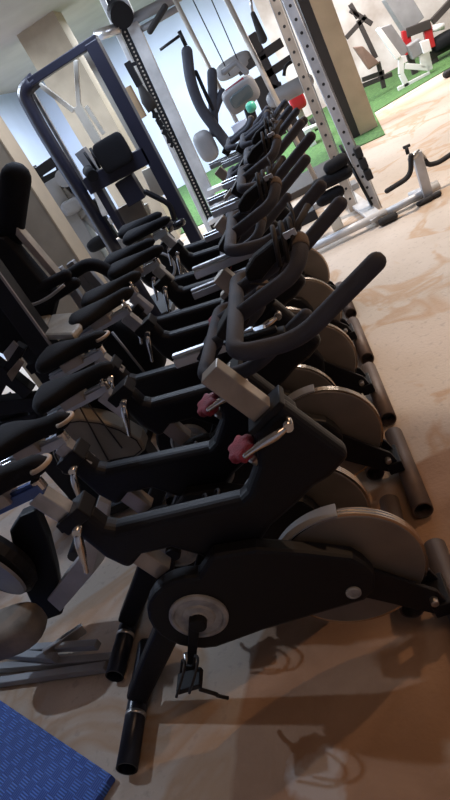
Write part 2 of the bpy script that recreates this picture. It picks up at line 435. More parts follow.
    MB().tube(nt_, .0075, 8).build('nose_trim', M['beige_trim'], sd)['label'] = 'light beige piping round the nose'
    # seat lever
    def lever(p, d, k=1.):
        d = V(d).normalized(); lv = MB()
        pts = fillet([p, p + d * .03 + V((0, -.012, 0)), p + d * .08 + V((0, -.018, 0)), p + d * .125 + V((0, -.030, 0))], .03, 4)
        nn = len(pts); lv.tube(pts, [(.0075 + .006 * math.sin(PI * min(1, (i + 1) / nn * 1.1))) for i in range(nn)], 10, dome=True)
        lv.tube([p + V((0, .05, 0)), p + V((0, -.012, 0))], .013, 12)
        return lv
    lever(P(-.925, .84, -.055), (-.35, 0, -1)).build('seat_lever', M['chrome'], root)
    lever(P(-.262, .895, -.055), (-1, 0, -.12)).build('stem_lever', M['chrome'], root)
    # resistance knob
    kd = V((-.30, -.25, 1)).normalized(); kb = P(-.385, .79)
    kn = MB().tube([kb, kb + kd * .075], .011, 12)
    kn.lathe(kb + kd * .02, kd, [(.018, -.02), (.018, .012), (.012, .015)], 16)
    k0 = kn.build('tension_shaft', M['steel'], root)
    kp = MB(); prof = [(.014, 0), (.018, .006), (.030, .016), (.033, .028), (.030, .040), (.018, .044)]
    kp.lathe(kb + kd * .045, kd, [(a_ * 1.18, o_ * 1.1) for a_, o_ in prof], 32)
    c0 = kb + kd * .045
    for v in kp.bm.verts:
        r_ = v.co - c0; al = kd * r_.dot(kd); rad = r_ - al
        if rad.length > .022:
            ref = kd.cross(V((1, 0, 0))).normalized(); ang = math.atan2(rad.dot(kd.cross(ref)), rad.dot(ref)); v.co = c0 + al + rad * (1 + .13 * math.cos(ang * 6))
    for f in kp.bm.faces: f.smooth = True
    kp.build('tension_knob', M['maroon'], k0)['label'] = 'dark red star-shaped knob'
    # handlebar stem
    MB().beam(P(-.378, 1.092), P(-.300, .905), .050, .060).build('stem', M['stem_steel'], root, .003)
    # slider + handlebar (share an offset per bike)
    hs = MB().beam(P(-.425, 1.128), P(-.14, 1.105), .042, .028).beam(P(-.425, 1.148), P(-.17, 1.128), .020, .010).build('bar_slider', M['slider_steel'], root, .003)
    hb = MB()
    r = .0185
    corner = .05
    near = [P(-.25, 1.20, 0.0), P(-.25, 1.20, -.235), P(-.125, 1.168, -.225), P(.06, 1.250, -.235)]
    far = [P(-.25, 1.20, 0.0), P(-.25, 1.20, .225), P(-.13, 1.168, .215), P(.06, 1.250, .235)]
    hb.tube(fillet(near, corner, 8), r, 18, dome=True); hb.tube(fillet(far, corner, 8), r, 18, dome=True)
    hbo = hb.build('handlebar', M['foam'], root)
    lp = fillet([P(-.25, 1.195, -.03), P(-.09, 1.225, -.02), P(-.055, 1.262, .03), P(-.06, 1.262, .10), P(-.10, 1.225, .13), P(-.25, 1.195, .13)], .05, 8)
    MB().tube(lp, r, 18).build('inner_grip', M['foam'], hbo)
    MB().tube([lp[i] for i in range(len(lp)) if .33 < i / len(lp) < .50], r + .0012, 18).build('grip_patch', M['foam_brown'], hbo)['label'] = 'brown patch on the inner grip'
    br = MB().beam(P(-.30, 1.155), P(-.235, 1.20), .07, .05).build('bar_clamp', M['black_plastic'], hbo, .006)
    return root

def kids(o): return [c for c in bpy.data.objects if c.parent is o]
def copy_tree(o, parent=None):
    c = o.copy(); col.objects.link(c); c.parent = parent
    if parent: c.matrix_parent_inverse = o.matrix_parent_inverse.copy()
    ORG[c.name] = ORG.get(o.name, V((0, 0, 0)))
    for ch in kids(o): copy_tree(ch, c)
    return c
proto = make_bike()
LAB = ['nearest black spin bike, its silver crank disc facing the camera',
       'second black spin bike, low handlebar tucked behind the nearest bike',
       'third black spin bike counting back from the nearest',
       'fourth black spin bike in the row, its flywheel set back between two others',
       'fifth black spin bike counting back from the nearest',
       'sixth black spin bike in the row, set back to the left',
       'seventh black spin bike counting back from the nearest',
       'eighth black spin bike in the row, saddle beside the glossy saddle',
       'ninth black spin bike, second from the far end of the row',
       'farthest black spin bike at the silver rack end of the row']
#        x off, y,    yaw, bar(dx,dz), seat(dx,dz), nose trim
BK = [(0, 1.29, 0, (0, 0), (-.03, .0), 1),
      (-.115, 1.62, -4, (-.045, -.155), (.02, -.05), 1),
      (.008, 1.98, 0, (-.03, 0.01), (-.04, -.08), 0),
      (-.118, 2.28, 0, (-.02, -.14), (.02, -.04), 1),
      (.010, 2.61, 0, (.02, .045), (-.03, -.02), 0),
      (-.105, 2.92, 0, (.0, -.10), (.06, -.03), 0),
      (.022, 3.22, 0, (.03, .03), (.03, -.02), 0),
      (-.10, 3.54, 0, (0, -.06), (.05, -.02), 0),
      (.03, 3.86, 0, (0, .04), (0, 0), 0),
      (-.08, 4.2, 0, (0, .03), (0, 0), 0)]
bikes = []
YAW = {2: 8, 4: 24, 5: 14, 6: 6, 3: -4}
for i, (dx, y, yaw, hb, st, trim) in enumerate(BK):
    o = proto if i == 0 else copy_tree(proto)
    o.location = (-.68 + dx, y, 0); o.rotation_euler.z = math.radians(yaw); o['label'] = LAB[i]; bikes.append(o)
for i, o in enumerate(bikes):
    dx, y, yaw, hb, st, trim = BK[i]
    for c in kids(o):
        k = c.name.split('.')[0]
        if k in ('handlebar', 'bar_slider', 'stem'):
            c.location = (hb[0] if k != 'stem' else hb[1] * -.4, 0, hb[1])
            if k == 'bar_slider' and i == 1: c.location = (.0, -.01, -.098)
            if k == 'bar_slider' and i == 0: c.location = (.24, 0, -.01); c.scale.x = .5
        if k in ('saddle', 'seat_clamp', 'seat_slider', 'seat_post'):
            c.location = (st[0], 0, st[1])
        if k == 'saddle' and i in YAW:
            R_ = Matrix.Rotation(math.radians(YAW[i]), 3, 'Z'); pv = V((-.36, 0, 0)); c.rotation_euler.z = math.radians(YAW[i])
            c.location = V((st[0], 0, st[1])) + pv - R_ @ pv
        if k == 'saddle' and not trim:
            for g in kids(c): bpy.data.objects.remove(g)

for c in kids(proto):
    if c.name.split('.')[0] == 'bar_slider': c.data = c.data.copy(); c.data.materials[0] = M['black_plastic']
    if c.name.split('.')[0] == 'seat_slider': c.data = c.data.copy(); c.data.materials[0] = M['blue_reflect_rail']; c['label'] = 'steel rail with a blue reflection painted into its colour'
# black toe cages hung over the inner grips
def holder(i, label, first=[None]):
    dx, y, yaw, hb, st, trim = BK[i]
    off = V((dx + hb[0], y - YC, hb[1]))
    if first[0] is None:
        b0 = V((-.13, YC + .10, 1.235))
        t = thing('toe_cage', b0, label, 'pedal strap', 'black toe cages strapped on the handlebars')
        sh = MB(); prof = [(-.075, -.030), (-.070, .005), (-.035, .035), (.02, .052), (.07, .045), (.085, .02), (.05, .0), (.0, -.015), (-.04, -.042)]
        for s_ in (1,):
            pts = [(b0.x + px_, b0.z + pz_ * .72 + .015) for px_, pz_ in prof]
            sh.prism(pts, b0.y - .048, b0.y + .0)
        sh.build('cage', M['black_vinyl'], t, .010)
        MB().tube(fillet([b0 + V((-.07, -.05, -.01)), b0 + V((-.02, -.056, -.035)), b0 + V((.05, -.056, .03)), b0 + V((.085, -.03, .075)), b0 + V((.08, .02, .10))], .03, 5), .0028, 6).build('cord', M['rubber'], t)
        stp = MB()
        for k in (-.02, .0, .02):
            stp.tube(fillet([b0 + V((.03 + k, -.06, .0)), b0 + V((.045 + k, -.06, .055)), b0 + V((.05 + k, .0, .078)), b0 + V((.04 + k, .05, .05)), b0 + V((.035 + k, .05, .0))], .03, 5), .006, 8)
        stp.tube([b0 + V((.055, -.05, .045)), b0 + V((.12, .02, .075))], .008, 8)
        stp.build('strap', M['rubber'], t)
        MB().box(b0 + V((.06, -.055, .055)), (.03, .008, .016)).build('buckle', M['steel'], t, .002)
        first[0] = t; t.location = b0 + off; return t
    c = copy_tree(first[0]); c.location = V((-.13, YC + .10, 1.235)) + off; c['label'] = label; return c
holder(0, 'black toe cage strapped on the inner grip of the nearest bike')
holder(2, 'black toe cage strapped on the inner grip of the third bike')
holder(4, 'black toe cage strapped on the inner grip of the fifth bike')
holder(6, 'black toe cage strapped on the inner grip of the seventh bike')

# ------------------------------------------------------------------ left foreground machine
t = thing('exercise_machine', gr(50, 655), 'dusty grey machine base with flat steel feet beside the blue mat', 'exercise machine')
for k, (a, b2) in enumerate(((( -12, 683), (106, 666)), ((-12, 668), (112, 657)), ((30, 653), (102, 649)), ((-12, 656), (60, 662)))):
    p0, p1 = gr(a[0], a[1], .03), gr(b2[0], b2[1], .03)
    MB().beam(p0 + V((0, 0, -.005 if k < 2 else .03)), p1 + V((0, 0, -.005 if k < 2 else .03)), .032, .034, side=(0, 0, 1)).build('foot_bar', M['grey_paint'], t, .003)
pl = MB(); y0 = 1.75
pl.slab([at(60, 612, y0), at(92, 575, y0), at(104, 560, y0 + .1), at(110, 505, y0 + .1), at(98, 500, y0 + .1), at(78, 560, y0), at(47, 600, y0)], .04).build('side_plate', M['silver_paint'], t, .003)
MB().beam(at(45, 655, 1.62), at(84, 628, 1.72), .05, .02, side=(0, 0, 1)).build('step_plate', M['steel'], t, .003)
w = at(-8, 560, 1.75)
MB().lathe(w, (.5, 1, .1), [(.05, -.05), (.17, -.05), (.20, -.02), (.20, .02), (.17, .05), (.05, .05)], 40).build('wheel_cover', M['black_plastic'], t)
MB().lathe(w + V((.02, -.06, 0)), (.5, 1, .1), [(.148, -.01), (.160, -.012), (.163, 0), (.148, .004)], 40).build('cover_ring', M['grey_paint'], t)
MB().pad(at(8, 632, 1.60), (.34, .20, .15), e=.75).build('dusty_pad', M['dusty'], t)['label'] = 'dusty brown rounded pad'
MB().slab([at(14, 522, 1.82), at(24, 507, 1.82), at(40, 500, 1.82), at(52, 530, 1.82), at(60, 562, 1.82), at(66, 604, 1.82), at(44, 612, 1.82), at(24, 570, 1.82)], .06).build('cover_panel', M['black_plastic'], t, .012)

# grey oval shroud bike behind the saddles
yo = 2.45
t = thing('exercise_bike', (at(100, 450, yo).x, yo, 0), 'upright bike with a large grey oval side shroud behind the second saddle', 'exercise bike')
ov = [at(px_, py_, yo) for px_, py_ in ((50, 430), (58, 421), (78, 418), (100, 421), (122, 429), (140, 440), (146, 450), (138, 457), (112, 462), (96, 470), (80, 478), (62, 475), (52, 455))]
s0 = MB().prism([X2(p) for p in ov], yo, yo + .12).build('shroud', M['shroud_grey'], t, .015)
inn = [X2(p) for p in ov]; cx_ = sum(p[0] for p in inn) / len(inn); cz_ = sum(p[1] for p in inn) / len(inn)
ln = [V((cx_ + (p[0] - cx_) * .93, yo - .002, cz_ + (p[1] - cz_) * .9)) for p in inn]
MB().tube(ln + [ln[0]], .0035, 6).build('shroud_groove', M['rubber'], s0)
for q in (((75, 398), (108, 460)), ((84, 398), (122, 448))):
    MB().tube([at(*q[0], yo - .05), at(*q[1], yo - .01)], .004, 6).build('cable', M['rubber'], t)
c = at(100, 460, yo)
MB().beam(V((c.x, yo + .06, c.z)), V((c.x, yo + .06, .05)), .08, .10).build('post', M['black_paint'], t, .004)
for dx in (-.35, .35):
    MB().tube([V((c.x + dx, yo - .2, .035)), V((c.x + dx, yo + .3, .035))], .033, 16).build('foot', M['pipe_black'], t)
MB().beam(V((c.x - .35, yo + .06, .06)), V((c.x + .35, yo + .06, .06)), .06, .05).build('base_bar', M['black_paint'], t, .004)
MB().beam(V((c.x - .1, yo + .06, c.z)), at(60, 395, yo + .06), .06, .07).build('seat_tube', M['black_paint'], t, .004)

# ------------------------------------------------------------------ machines along the left
def up(name, px0, px1, y, w, d, m, t, bev=.006):
    return MB().beam(at(*px0, y), at(*px1, y), w, d).build(name, M[m], t, bev)
# machine L1: leg machine with head pad, long rail, black panel, cable
y = 3.1
t = thing('weight_machine', (-1.6, y, 0), 'large black machine with a round-ended head pad at the left edge', 'weight machine')
p = at(16, 178, y); q = at(8, 240, y)
MB().tube([q, p], [.075, .075], 24, dome=True).build('head_pad', M['black_vinyl'], t)
MB().tube([p + (p - q).normalized() * -.02, p + (p - q).normalized() * .03], .066, 24).build('pad_end', M['grey_paint'], t)['label'] = 'grey end cap'
MB().beam(at(12, 222, y - .02), at(72, 292, y - .02), .07, .035).build('rail', M['stem_steel'], t, .003)
MB().slab([at(-25, 235, y), at(12, 232, y), at(62, 292, y), at(52, 330, y), at(20, 350, y), at(-25, 330, y)], .12).build('panel', M['black_vinyl'], t, .01)
MB().beam(at(-15, 262, 2.6), at(64, 372, 2.6), .09, .10).build('guide_rail', M['black_paint'], t, .004)
MB().beam(at(-12, 258, 2.54), at(66, 366, 2.54), .012, .012).build('rail_edge', M['grey_paint'], t, .001)
MB().tube(fillet([at(-6, 285, 2.75), at(8, 304, 2.75), at(32, 306, 2.75), at(50, 297, 2.75), at(64, 285, 2.75)], .12, 6), .008, 8).build('cable', M['grey_paint'], t)
for a, b2 in (((40, 288), (66, 275)), ((48, 300), (75, 283))):
    MB().tube([at(*a, 3.0), at(*b2, 3.0)], .030, 14, dome=2).build('roller', M['black_vinyl'], t)
for a, b2 in (((58, 268), (92, 318)), ((70, 262), (104, 308)), ((84, 268), (112, 300))):
    MB().beam(at(*a, 3.4), at(*b2, 3.4), .05, .05).build('frame_bar', M['grey_paint'], t, .004)
MB().tube(fillet([at(70, 275, 3.2), at(90, 262, 3.2), at(112, 272, 3.2), at(124, 290, 3.2)], .1, 6), .035, 14, dome=2).build('arm_roll', M['black_vinyl'], t)
MB().beam(V((-1.75, 3.1, .05)), V((-1.75, 3.1, 1.3)), .1, .12).build('upright', M['black_paint'], t, .004)
MB().box((-1.75, 3.0, .03), (.5, .9, .06)).build('base', M['black_paint'], t, .004)

# beige two-panel seat
zs = 1.02
q0 = gr(55, 332, zs)
t = thing('padded_seat', (q0.x, q0.y, 0), 'beige vinyl seat in two panels left of the black saddles', 'seat')
MB().slab([gr(27, 337, zs), gr(34, 322, zs), gr(54, 319, zs), gr(46, 341, zs)], .035).build('seat_panel', M['beige_vinyl'], t, .015)
MB().slab([gr(47, 341, zs), gr(55, 319, zs), gr(84, 317, zs), gr(84, 332, zs), gr(76, 341, zs)], .035).build('seat_panel', M['beige_vinyl'], t, .015)
MB().beam(V((q0.x, q0.y, zs - .06)), V((q0.x, q0.y, 0)), .12, .12).build('post', M['black_paint'], t, .004)
MB().beam(V((q0.x - .22, q0.y, zs - .10)), V((q0.x + .22, q0.y, zs - .10)), .1, .05).build('seat_rail', M['black_paint'], t, .004)

t = thing('exercise_bike', (at(130, 352, 3.35).x, 3.35, 0), 'bulky black shroud of a stationary machine behind the fourth saddle', 'exercise bike')
MB().pad(at(128, 350, 3.35), (.34, .22, .48), Matrix.Rotation(-.3, 3, 'Y'), e=.6).build('shroud', M['black_plastic'], t)
MB().beam(at(128, 356, 3.35), V((at(128, 356, 3.35).x, 3.35, 0)), .16, .22).build('pedestal', M['black_plastic'], t, .02)
MB().tube([at(112, 332, 3.2) , at(144, 372, 3.2)], .008, 8).build('edge_trim', M['grey_paint'], t)
# black machine beneath the beige seat (struts, pedals)
y = 2.6
t = thing('exercise_machine', (at(20, 380, y).x, y, 0), 'dark machine of crossing struts and a footplate at the left edge below the seat', 'exercise machine')
for a, b2, w_ in (((-10, 360), (30, 392), .07), ((22, 345), (-5, 395), .05), ((0, 405), (60, 398), .08), ((-10, 430), (40, 415), .07), ((30, 400), (46, 425), .06)):
    MB().beam(at(*a, y), at(*b2, y), w_, w_).build('strut', M['black_paint'], t, .004)
MB().slab([at(8, 372, y - .06), at(20, 358, y - .06), at(25, 362, y - .06), at(13, 380, y - .06)], .02).build('footplate', M['dusty'], t, .003)
MB().slab([at(4, 352, y - .06), at(14, 340, y - .06), at(19, 345, y - .06), at(9, 360, y - .06)], .02).build('footplate', M['grey_paint'], t, .003)
MB().beam(at(0, 400, y + .05), V((at(0, 400, y).x, y + .05, 0)), .1, .1).build('post', M['black_paint'], t, .004)

# ------------------------------------------------------------------ navy lat tower
y = 5.0
t = thing('lat_tower', (-1.3, y, 0), 'tall navy lat pulldown tower frame with a black square pad inside', 'weight machine')
lt, rt = at(22, 92, y), at(92, 42, y)
lp = [V((lt.x - .03, y, 0)), V((lt.x - .02, y, lt.z - .25)), V((lt.x + .0, y, lt.z)), V((lt.x + .14, y, lt.z + .02))]
for nm, pts in (('left_post', lp),):
    MB().tube(fillet(pts, .2, 8), .056, seg=4).build('upright', M['navy_paint'], t)
MB().beam(V((rt.x - .03, y, 0)), V((rt.x - .0, y, rt.z)), .12, .10).build('upright', M['navy_paint'], t, .006)
MB().beam(V((lt.x + .1, y, lt.z + .02)), V((rt.x + .05, y, rt.z)), .10, .06).build('top_bar', M['navy_paint'], t, .006)
MB().beam(at(88, 186, y), at(148, 154, y), .12, .13).build('cross_bar', M['navy_paint'], t, .006)
MB().beam(at(124, 178, y), at(138, 201, y), .12, .16).build('carriage', M['navy_paint'], t, .006)
MB().pad(at(113, 153, y - .1), (.26, .08, .24), e=.25).build('pad', M['black_vinyl'], t)
cream = MB()
for a, b2, w_ in (((39, 84), (74, 111), .035), ((76, 60), (79, 108), .035), ((77, 106), (98, 142), .07), ((86, 106), (104, 134), .03)):
    cream.beam(at(*a, y + .12), at(*b2, y + .12), .03, w_)
cream.build('pulley_yoke', M['cream_paint'], t, .004)
MB().beam(at(82, 44, y + .1), at(146, 160, y + .1), .04, .055).build('guide_post', M['cream_paint'], t, .004)
MB().beam(at(30, 88, y + .1), at(88, 190, y + .1), .03, .03).build('guide_post', M['steel'], t, .004)
MB().beam(at(80, 150, y + .15), at(96, 172, y + .15), .10, .09).build('weight_carriage', M['grey_paint'], t, .006)
MB().tube([at(88, 171, y + .02), at(93, 176, y - .12)], .045, 16).build('roller', M['black_vinyl'], t)
for a, b2 in (((84, 152), (96, 170)), ((90, 148), (100, 168))):
    MB().tube([at(*a, y + .02), at(*b2, y + .02)], .012, 8).build('rod', M['black_paint'], t)
for a, b2, w_ in (((148, 168), (160, 196), .11), ((160, 178), (166, 190), .06), ((142, 205), (150, 225), .10)):
    MB().beam(at(*a, y + .2), at(*b2, y + .2), .05, w_).build('stack_guard', M['cream_paint'], t, .004)
MB().tube(fillet([at(146, 192, y - .1), at(156, 197, y - .1), at(170, 204, y - .1), at(175, 222, y - .1)], .1, 6), .022, 10, dome=2).build('lever_arm', M['black_paint'], t)
MB().beam(at(98, 186, y), at(132, 246, y), .10, .06).build('inner_post', M['navy_paint'], t, .006)
MB().slab([at(118, 208, y + .15), at(140, 196, y + .15), at(158, 232, y + .15), at(136, 246, y + .15)], .05).build('stack_cover', M['shroud_grey'], t, .004)
MB().box((-1.3, y, .04), (.85, .5, .08)).build('base', M['navy_paint'], t, .006)

# tubs of plates / clutter to the left of the tower: grey lever machine
y = 5.8
t = thing('weight_machine', (-2.2, y, 0), 'grey and black lever machine seen left of the navy tower', 'weight machine')
for a, b2, w_, m_ in (((33, 176), (62, 156), .09, 'black_paint'), ((36, 186), (66, 170), .08, 'black_paint'), ((50, 180), (116, 284), .16, 'grey_paint'), ((92, 200), (116, 238), .07, 'black_paint'), ((98, 188), (108, 214), .10, 'silver_paint'), ((84, 214), (104, 236), .06, 'grey_paint'), ((104, 224), (124, 214), .06, 'silver_paint'), ((108, 250), (128, 240), .09, 'grey_paint'), ((70, 196), (88, 184), .05, 'black_paint'), ((60, 160), (70, 200), .09, 'black_paint'), ((30, 168), (48, 195), .10, 'black_paint'), ((62, 190), (86, 215), .12, 'grey_paint'), ((70, 165), (74, 188), .03, 'steel')):
    MB().beam(at(*a, y), at(*b2, y), w_, w_).build('frame_bar', M[m_], t, .006)
MB().pad(at(72, 206, y - .1), (.2, .1, .14), e=.6).build('pad', M['grey_paint'], t)
MB().pad(at(100, 242, y - .2), (.26, .16, .12), e=.6).build('pad', M['black_vinyl'], t)
MB().tube([at(64, 178, y - .1), at(64, 178, y - .2)], .08, 20).build('pulley', M['grey_paint'], t)
MB().box((-2.0, y, .03), (.8, .8, .06)).build('base', M['black_paint'], t, .006)

# glossy black saddle on a chrome stem
y = 4.75
c = at(162, 230, y)
t = thing('exercise_bike', (c.x, y, 0), 'exercise bike with a glossy black two-lobed saddle', 'exercise bike')
MB().pad(c, (.24, .18, .10), e=.8).build('saddle', M['black_gloss'], t)
MB().pad(at(178, 224, y), (.13, .09, .07), e=.8).build('saddle_nose', M['black_gloss'], t)
MB().tube([c + V((0, 0, -.03)), V((c.x, y, .06))], .025, 12).build('seat_post', M['chrome'], t)
MB().box((c.x, y, .035), (.4, .35, .07)).build('base', M['grey_paint'], t, .01)
MB().lathe(at(160, 268, 4.7), (0, 1, 0), [(.02, -.03), (.17, -.03), (.19, 0), (.17, .03), (.02, .03)], 32).build('wheel_cover', M['black_plastic'], t)
MB().tube([at(160, 268, 4.66) + V((.12 * math.cos(k), 0, .12 * math.sin(k))) for k in [j * PI / 12 for j in range(25)]], .012, 8).build('cover_ring', M['grey_paint'], t)

# ------------------------------------------------------------------ silver cable station
y = 7.0
t = thing('cable_station', (-1.08, y, 0), 'tall silver cable station with a perforated black adjustment rail', 'weight machine')
top, bot = at(113, 0, y), at(222, 243, y)
dxn = .078
for s_, m_, w_ in ((-.9, 'silver_paint', .05), (1.25, 'silver_paint', .12)):
    MB().beam(V((bot.x + s_ * dxn, y, .02)), V((top.x + s_ * dxn, y, 3.0)), .08, w_).build('upright', M[m_], t, .005)
dots = MB().beam(V((bot.x, y - .03, .05)), V((top.x, y - .03, 3.0)), .02, .07).mark(0)
for k in range(75):
    f = k / 75; p = V((bot.x, y - .045, .1)).lerp(V((top.x, y - .045, 2.9)), f); dots.lathe(p, (0, -1, 0), [(.010, -.004), (.010, .004)], 8)
dots.mark(1); dots.build('adjustment_rail', M['black_paint'], t, 0, [M['tan_silver']])
for a, b2 in (((208, 192), (229, 183)), ((209, 222), (237, 206))):
    MB().beam(at(*a, y - .12), at(*b2, y - .12), .16, .05).build('cross_plate', M['silver_paint'], t, .004)
MB().tube([at(216, 196, y - .12), at(226, 211, y - .12)], [.05, .10], 14).build('cable_guide', M['silver_paint'], t)
MB().beam(V((bot.x, y - .25, .03)), V((bot.x, y + .5, .03)), .5, .06, side=(1, 0, 0)).build('base', M['silver_paint'], t, .004)
MB().tube([at(118, 12, y), at(122, 16, y - .25)], .11, 20).build('pulley', M['black_plastic'], t)
MB().tube([at(95, 36, y - .2), at(120, 28, y - .2)], .05, 14).build('top_tube', M['steel'], t)
for a, b2, r_ in (((128, 22), (180, -5), .05), ((140, 30), (178, 8), .03)):
    MB().tube([at(*a, y), at(*b2, y)], r_, 14).build('top_tube', M['grey_paint'], t)
t2 = thing('pull_handle', at(158, 20, 6.7), 'short black grip hanging from the top tube of the cable station', 'handle')
MB().tube([at(150, 31, 6.7), at(165, 7, 6.7)], .03, 12, dome=2).build('grip', M['rubber'], t2)

# hanging chain / rope handle by the tower
y = 6.0
t = thing('rope_attachment', at(129, 65, y), 'black cable attachment with a chain hanging on the wall beside the navy tower', 'cable attachment')
MB().beam(at(127, 62, y), at(140, 86, y), .05, .06).build('bracket', M['black_paint'], t, .004)
MB().beam(at(128, 66, y), at(137, 63, y), .03, .03).build('hook', M['black_paint'], t, .002)
MB().tube([at(139, 84, y), at(147, 100, y), at(153, 110, y)], [.022, .055, .05], 14).build('grip', M['rubber'], t)
ch = MB()
for k in range(9):
    p = at(153 + k * 2.4, 111 + k * 4.2, y); ch.box(p, (.055 if k % 2 else .03, .03, .05), Matrix.Rotation(.5 * k, 3, 'Y'))
ch.build('chain', M['black_paint'], t, .004)
MB().box(at(133, 104, 6.4), (.12, .1, .3)).build('wooden_block', M['tan_box'], t, .004)

# smith machine guide rods and cables
y = 6.6
t = thing('smith_machine', (-.2, y, 0), 'silver guide rods and thin cables of a tall machine behind the row', 'weight machine')
for a, b2, r_, m_ in (((172, -6), (250, 148), .022, 'tan_silver'), ((224, -6), (300, 148), .026, 'tan_silver')):
    p, q = at(*a, y), at(*b2, y); d = (q - p) / (q.z - p.z)
    MB().tube([p, q + d * (.02 - q.z)], r_, 14).build('guide_rod', M[m_], t)
for a, b2 in (((190, -6), (230, 76)), ((209, -6), (243, 72))):
    MB().tube([at(*a, y), at(*b2, y)], .006, 6).build('cable', M['rubber'], t)
MB().tube([at(160, 50, y), at(182, 34, y)], .014, 10).tube([at(179, 31, y), at(186, 46, y)], .02, 10).build('wall_hook', M['black_paint'], t)
MB().beam(V((-1.0, y, .03)), V((.5, y, .03)), .2, .06).build('base', M['grey_paint'], t, .004)
t = thing('pull_handle', at(255, 20, 6.4), 'black grip hanging on a short chain beside the power rack', 'handle')
MB().tube([at(253, 14, 6.4), at(263, 39, 6.4)], [.022, .04], 12, dome=2).build('grip', M['rubber'], t)
MB().tube([at(250, -4, 6.4), at(253, 14, 6.4)], .012, 8).build('chain', M['steel'], t)

# ------------------------------------------------------------------ elliptical
y = 6.3
t = thing('elliptical_trainer', (-.5, y, 0), 'elliptical trainer with long black arms and a grey display console', 'elliptical trainer')
MB().tube(fillet([at(187, 52, y), at(190, 80, y), at(200, 108, y), at(228, 145, y)], .25, 6), .052, 14, dome=2).build('arm', M['foam'], t)
MB().tube([at(212, 73, y + .1), at(213, 100, y + .1), at(214, 132, y + .1)], .048, 14, dome=2).build('arm', M['foam'], t)
MB().tube([at(222, 92, y + .1), at(212, 120, y + .1)], .035, 12, dome=2).build('arm', M['foam'], t)
MB().tube([at(196, 72, y + .05), at(212, 108, y + .05)], .018, 10, dome=2).build('link_bar', M['black_paint'], t)
c = at(241, 95, y - .3)
sx = rot_axes(V((1, .15, .12)), V((0, -.35, 1)))
cb = MB().pad(c, (.33, .10, .23), sx, e=.4).build('console', M['grey_paint'], t)
MB().pad(c + V((.0, -.045, -.01)), (.22, .04, .12), sx, e=.3).build('display', M['screen'], cb)
MB().beam(c + V((-.1, -.045, .085)), c + V((.08, -.045, .105)), .02, .03).build('red_label', M['maroon'], cb, .002)
MB().tube([c + V((.02, .05, -.08)), at(262, 150, y)], .05, 14).build('mast', M['black_paint'], t)
MB().tube([at(224, 72, y + .1), at(236, 62, y + .1), at(246, 72, y + .1)], .03, 12, dome=2).build('top_grip', M['grey_paint'], t)
MB().pad(at(206, 146, y), (.20, .14, .30), e=.8).build('shroud', M['grey_paint'], t)
MB().beam(at(238, 122, y + .2), at(250, 146, y + .2), .1, .16).build('side_panel', M['wall_paint'], t, .006)
MB().beam(V((-.9, y, .05)), V((.0, y, .05)), .3, .1).build('base', M['black_paint'], t, .01)
MB().beam(at(262, 150, y), V((at(262, 150, y).x, y, .05)), .08, .08).build('mast_foot', M['black_paint'], t, .01)
tb = MB().pad(at(251, 107, 5.4), (.085, .085, .085), e=1.).build('ball', M['green_plastic']); 
tag(tb, 'small green ball beside the elliptical console', 'ball')

# dark pec machine behind the rods
y = 7.8
t = thing('weight_machine', (.1, y, 0), 'dark brown-black chest machine with a grey roller pad behind the silver rods', 'weight machine')
for a, b2, w_ in (((251, 34), (284, 104), .11), ((238, 72), (282, 42), .10), ((262, 78), (292, 58), .09), ((256, 78), (280, 136), .17), ((278, 98), (303, 146), .16), ((268, 92), (282, 88), .14)):
    MB().beam(at(*a, y), at(*b2, y), .12, w_).build('frame_bar', M['pillar_dark'], t, .008)
MB().tube([at(274, 99, y - .2), at(306, 82, y - .2)], .09, 18, dome=2).build('roller_pad', M['grey_paint'], t)
MB().tube(fillet([at(284, 76, y - .2), at(285, 66, y - .2), at(294, 60, y - .2)], .05, 4), .02, 10).build('handle', M['black_paint'], t)
MB().pad(at(234, 66, y), (.45, .15, .2), e=.7).build('pad', M['grey_paint'], t)
for a in ((262, 118), (258, 128)):
    MB().beam(at(*a, y - .15), at(a[0] + 12, a[1] - 6, y - .15), .05, .05).build('shelf_bar', M['grey_paint'], t, .004)
MB().box((.1, y, .04), (1.1, .8, .08)).build('base', M['pillar_dark'], t, .01)
# thin white/red bench frame far behind, under the roller pad
y = 10.2
t = thing('bench', (gr(302, 130).x, y, 0), 'small red and white bench on the turf seen under the grey roller', 'bench')
MB().beam(at(294, 97, y), at(306, 128, y), .08, .10).build('post', M['tan_silver'], t, .005)
MB().pad(at(297, 100, y - .05), (.24, .2, .28), e=.4).build('pad', M['red_paint'], t)
MB().tube([at(312, 126, y), at(317, 122, y)], .10, 16).build('plate', M['rubber'], t)
MB().tube([at(298, 134, y - .1), at(325, 122, y - .1)], .04, 10).build('base_tube', M['white_paint'], t)
p_ = at(306, 128, y); MB().beam(p_, V((p_.x, p_.y, .01)), .3, .10).build('foot', M['white_paint'], t, .005)

# ------------------------------------------------------------------ power rack
y = 5.45
t = thing('power_rack', (.2, y, 0), 'silver power rack with round holes up its uprights, right of the row', 'power rack')
RK = [((271, -8), (352, 205), 'tan_silver', 5.75), ((284, -8), (378, 214), 'silver_paint', 5.45)]
for a, b2, m_, yy in RK:
    p, q = at(*a, yy), at(*b2, yy); d = (p - q).normalized(); b0 = q + d * ((.03 - q.z) / d.z); tp = p + d * .5
    hl = MB().beam(b0, tp, .075, .075).mark(0)
    for k in range(34):
        c = b0 + d * (.12 + k * .10); hl.lathe(c + V((-.0, -.036, 0)), (0, -1, 0), [(.013, -.003), (.013, .003)], 10)
    hl.mark(1); u_ = hl.build('upright', M[m_], t, .003, [M['rubber']])
    MB().beam(b0 + V((.046, -.03, 0)), tp + V((.046, -.03, 0)), .01, .012).build('edge_rail', M['steel'], u_, .001)
MB().tube([gr(292, 258, .07), gr(386, 212, .07)], .035, 14).build('base_tube', M['silver_paint'], t)
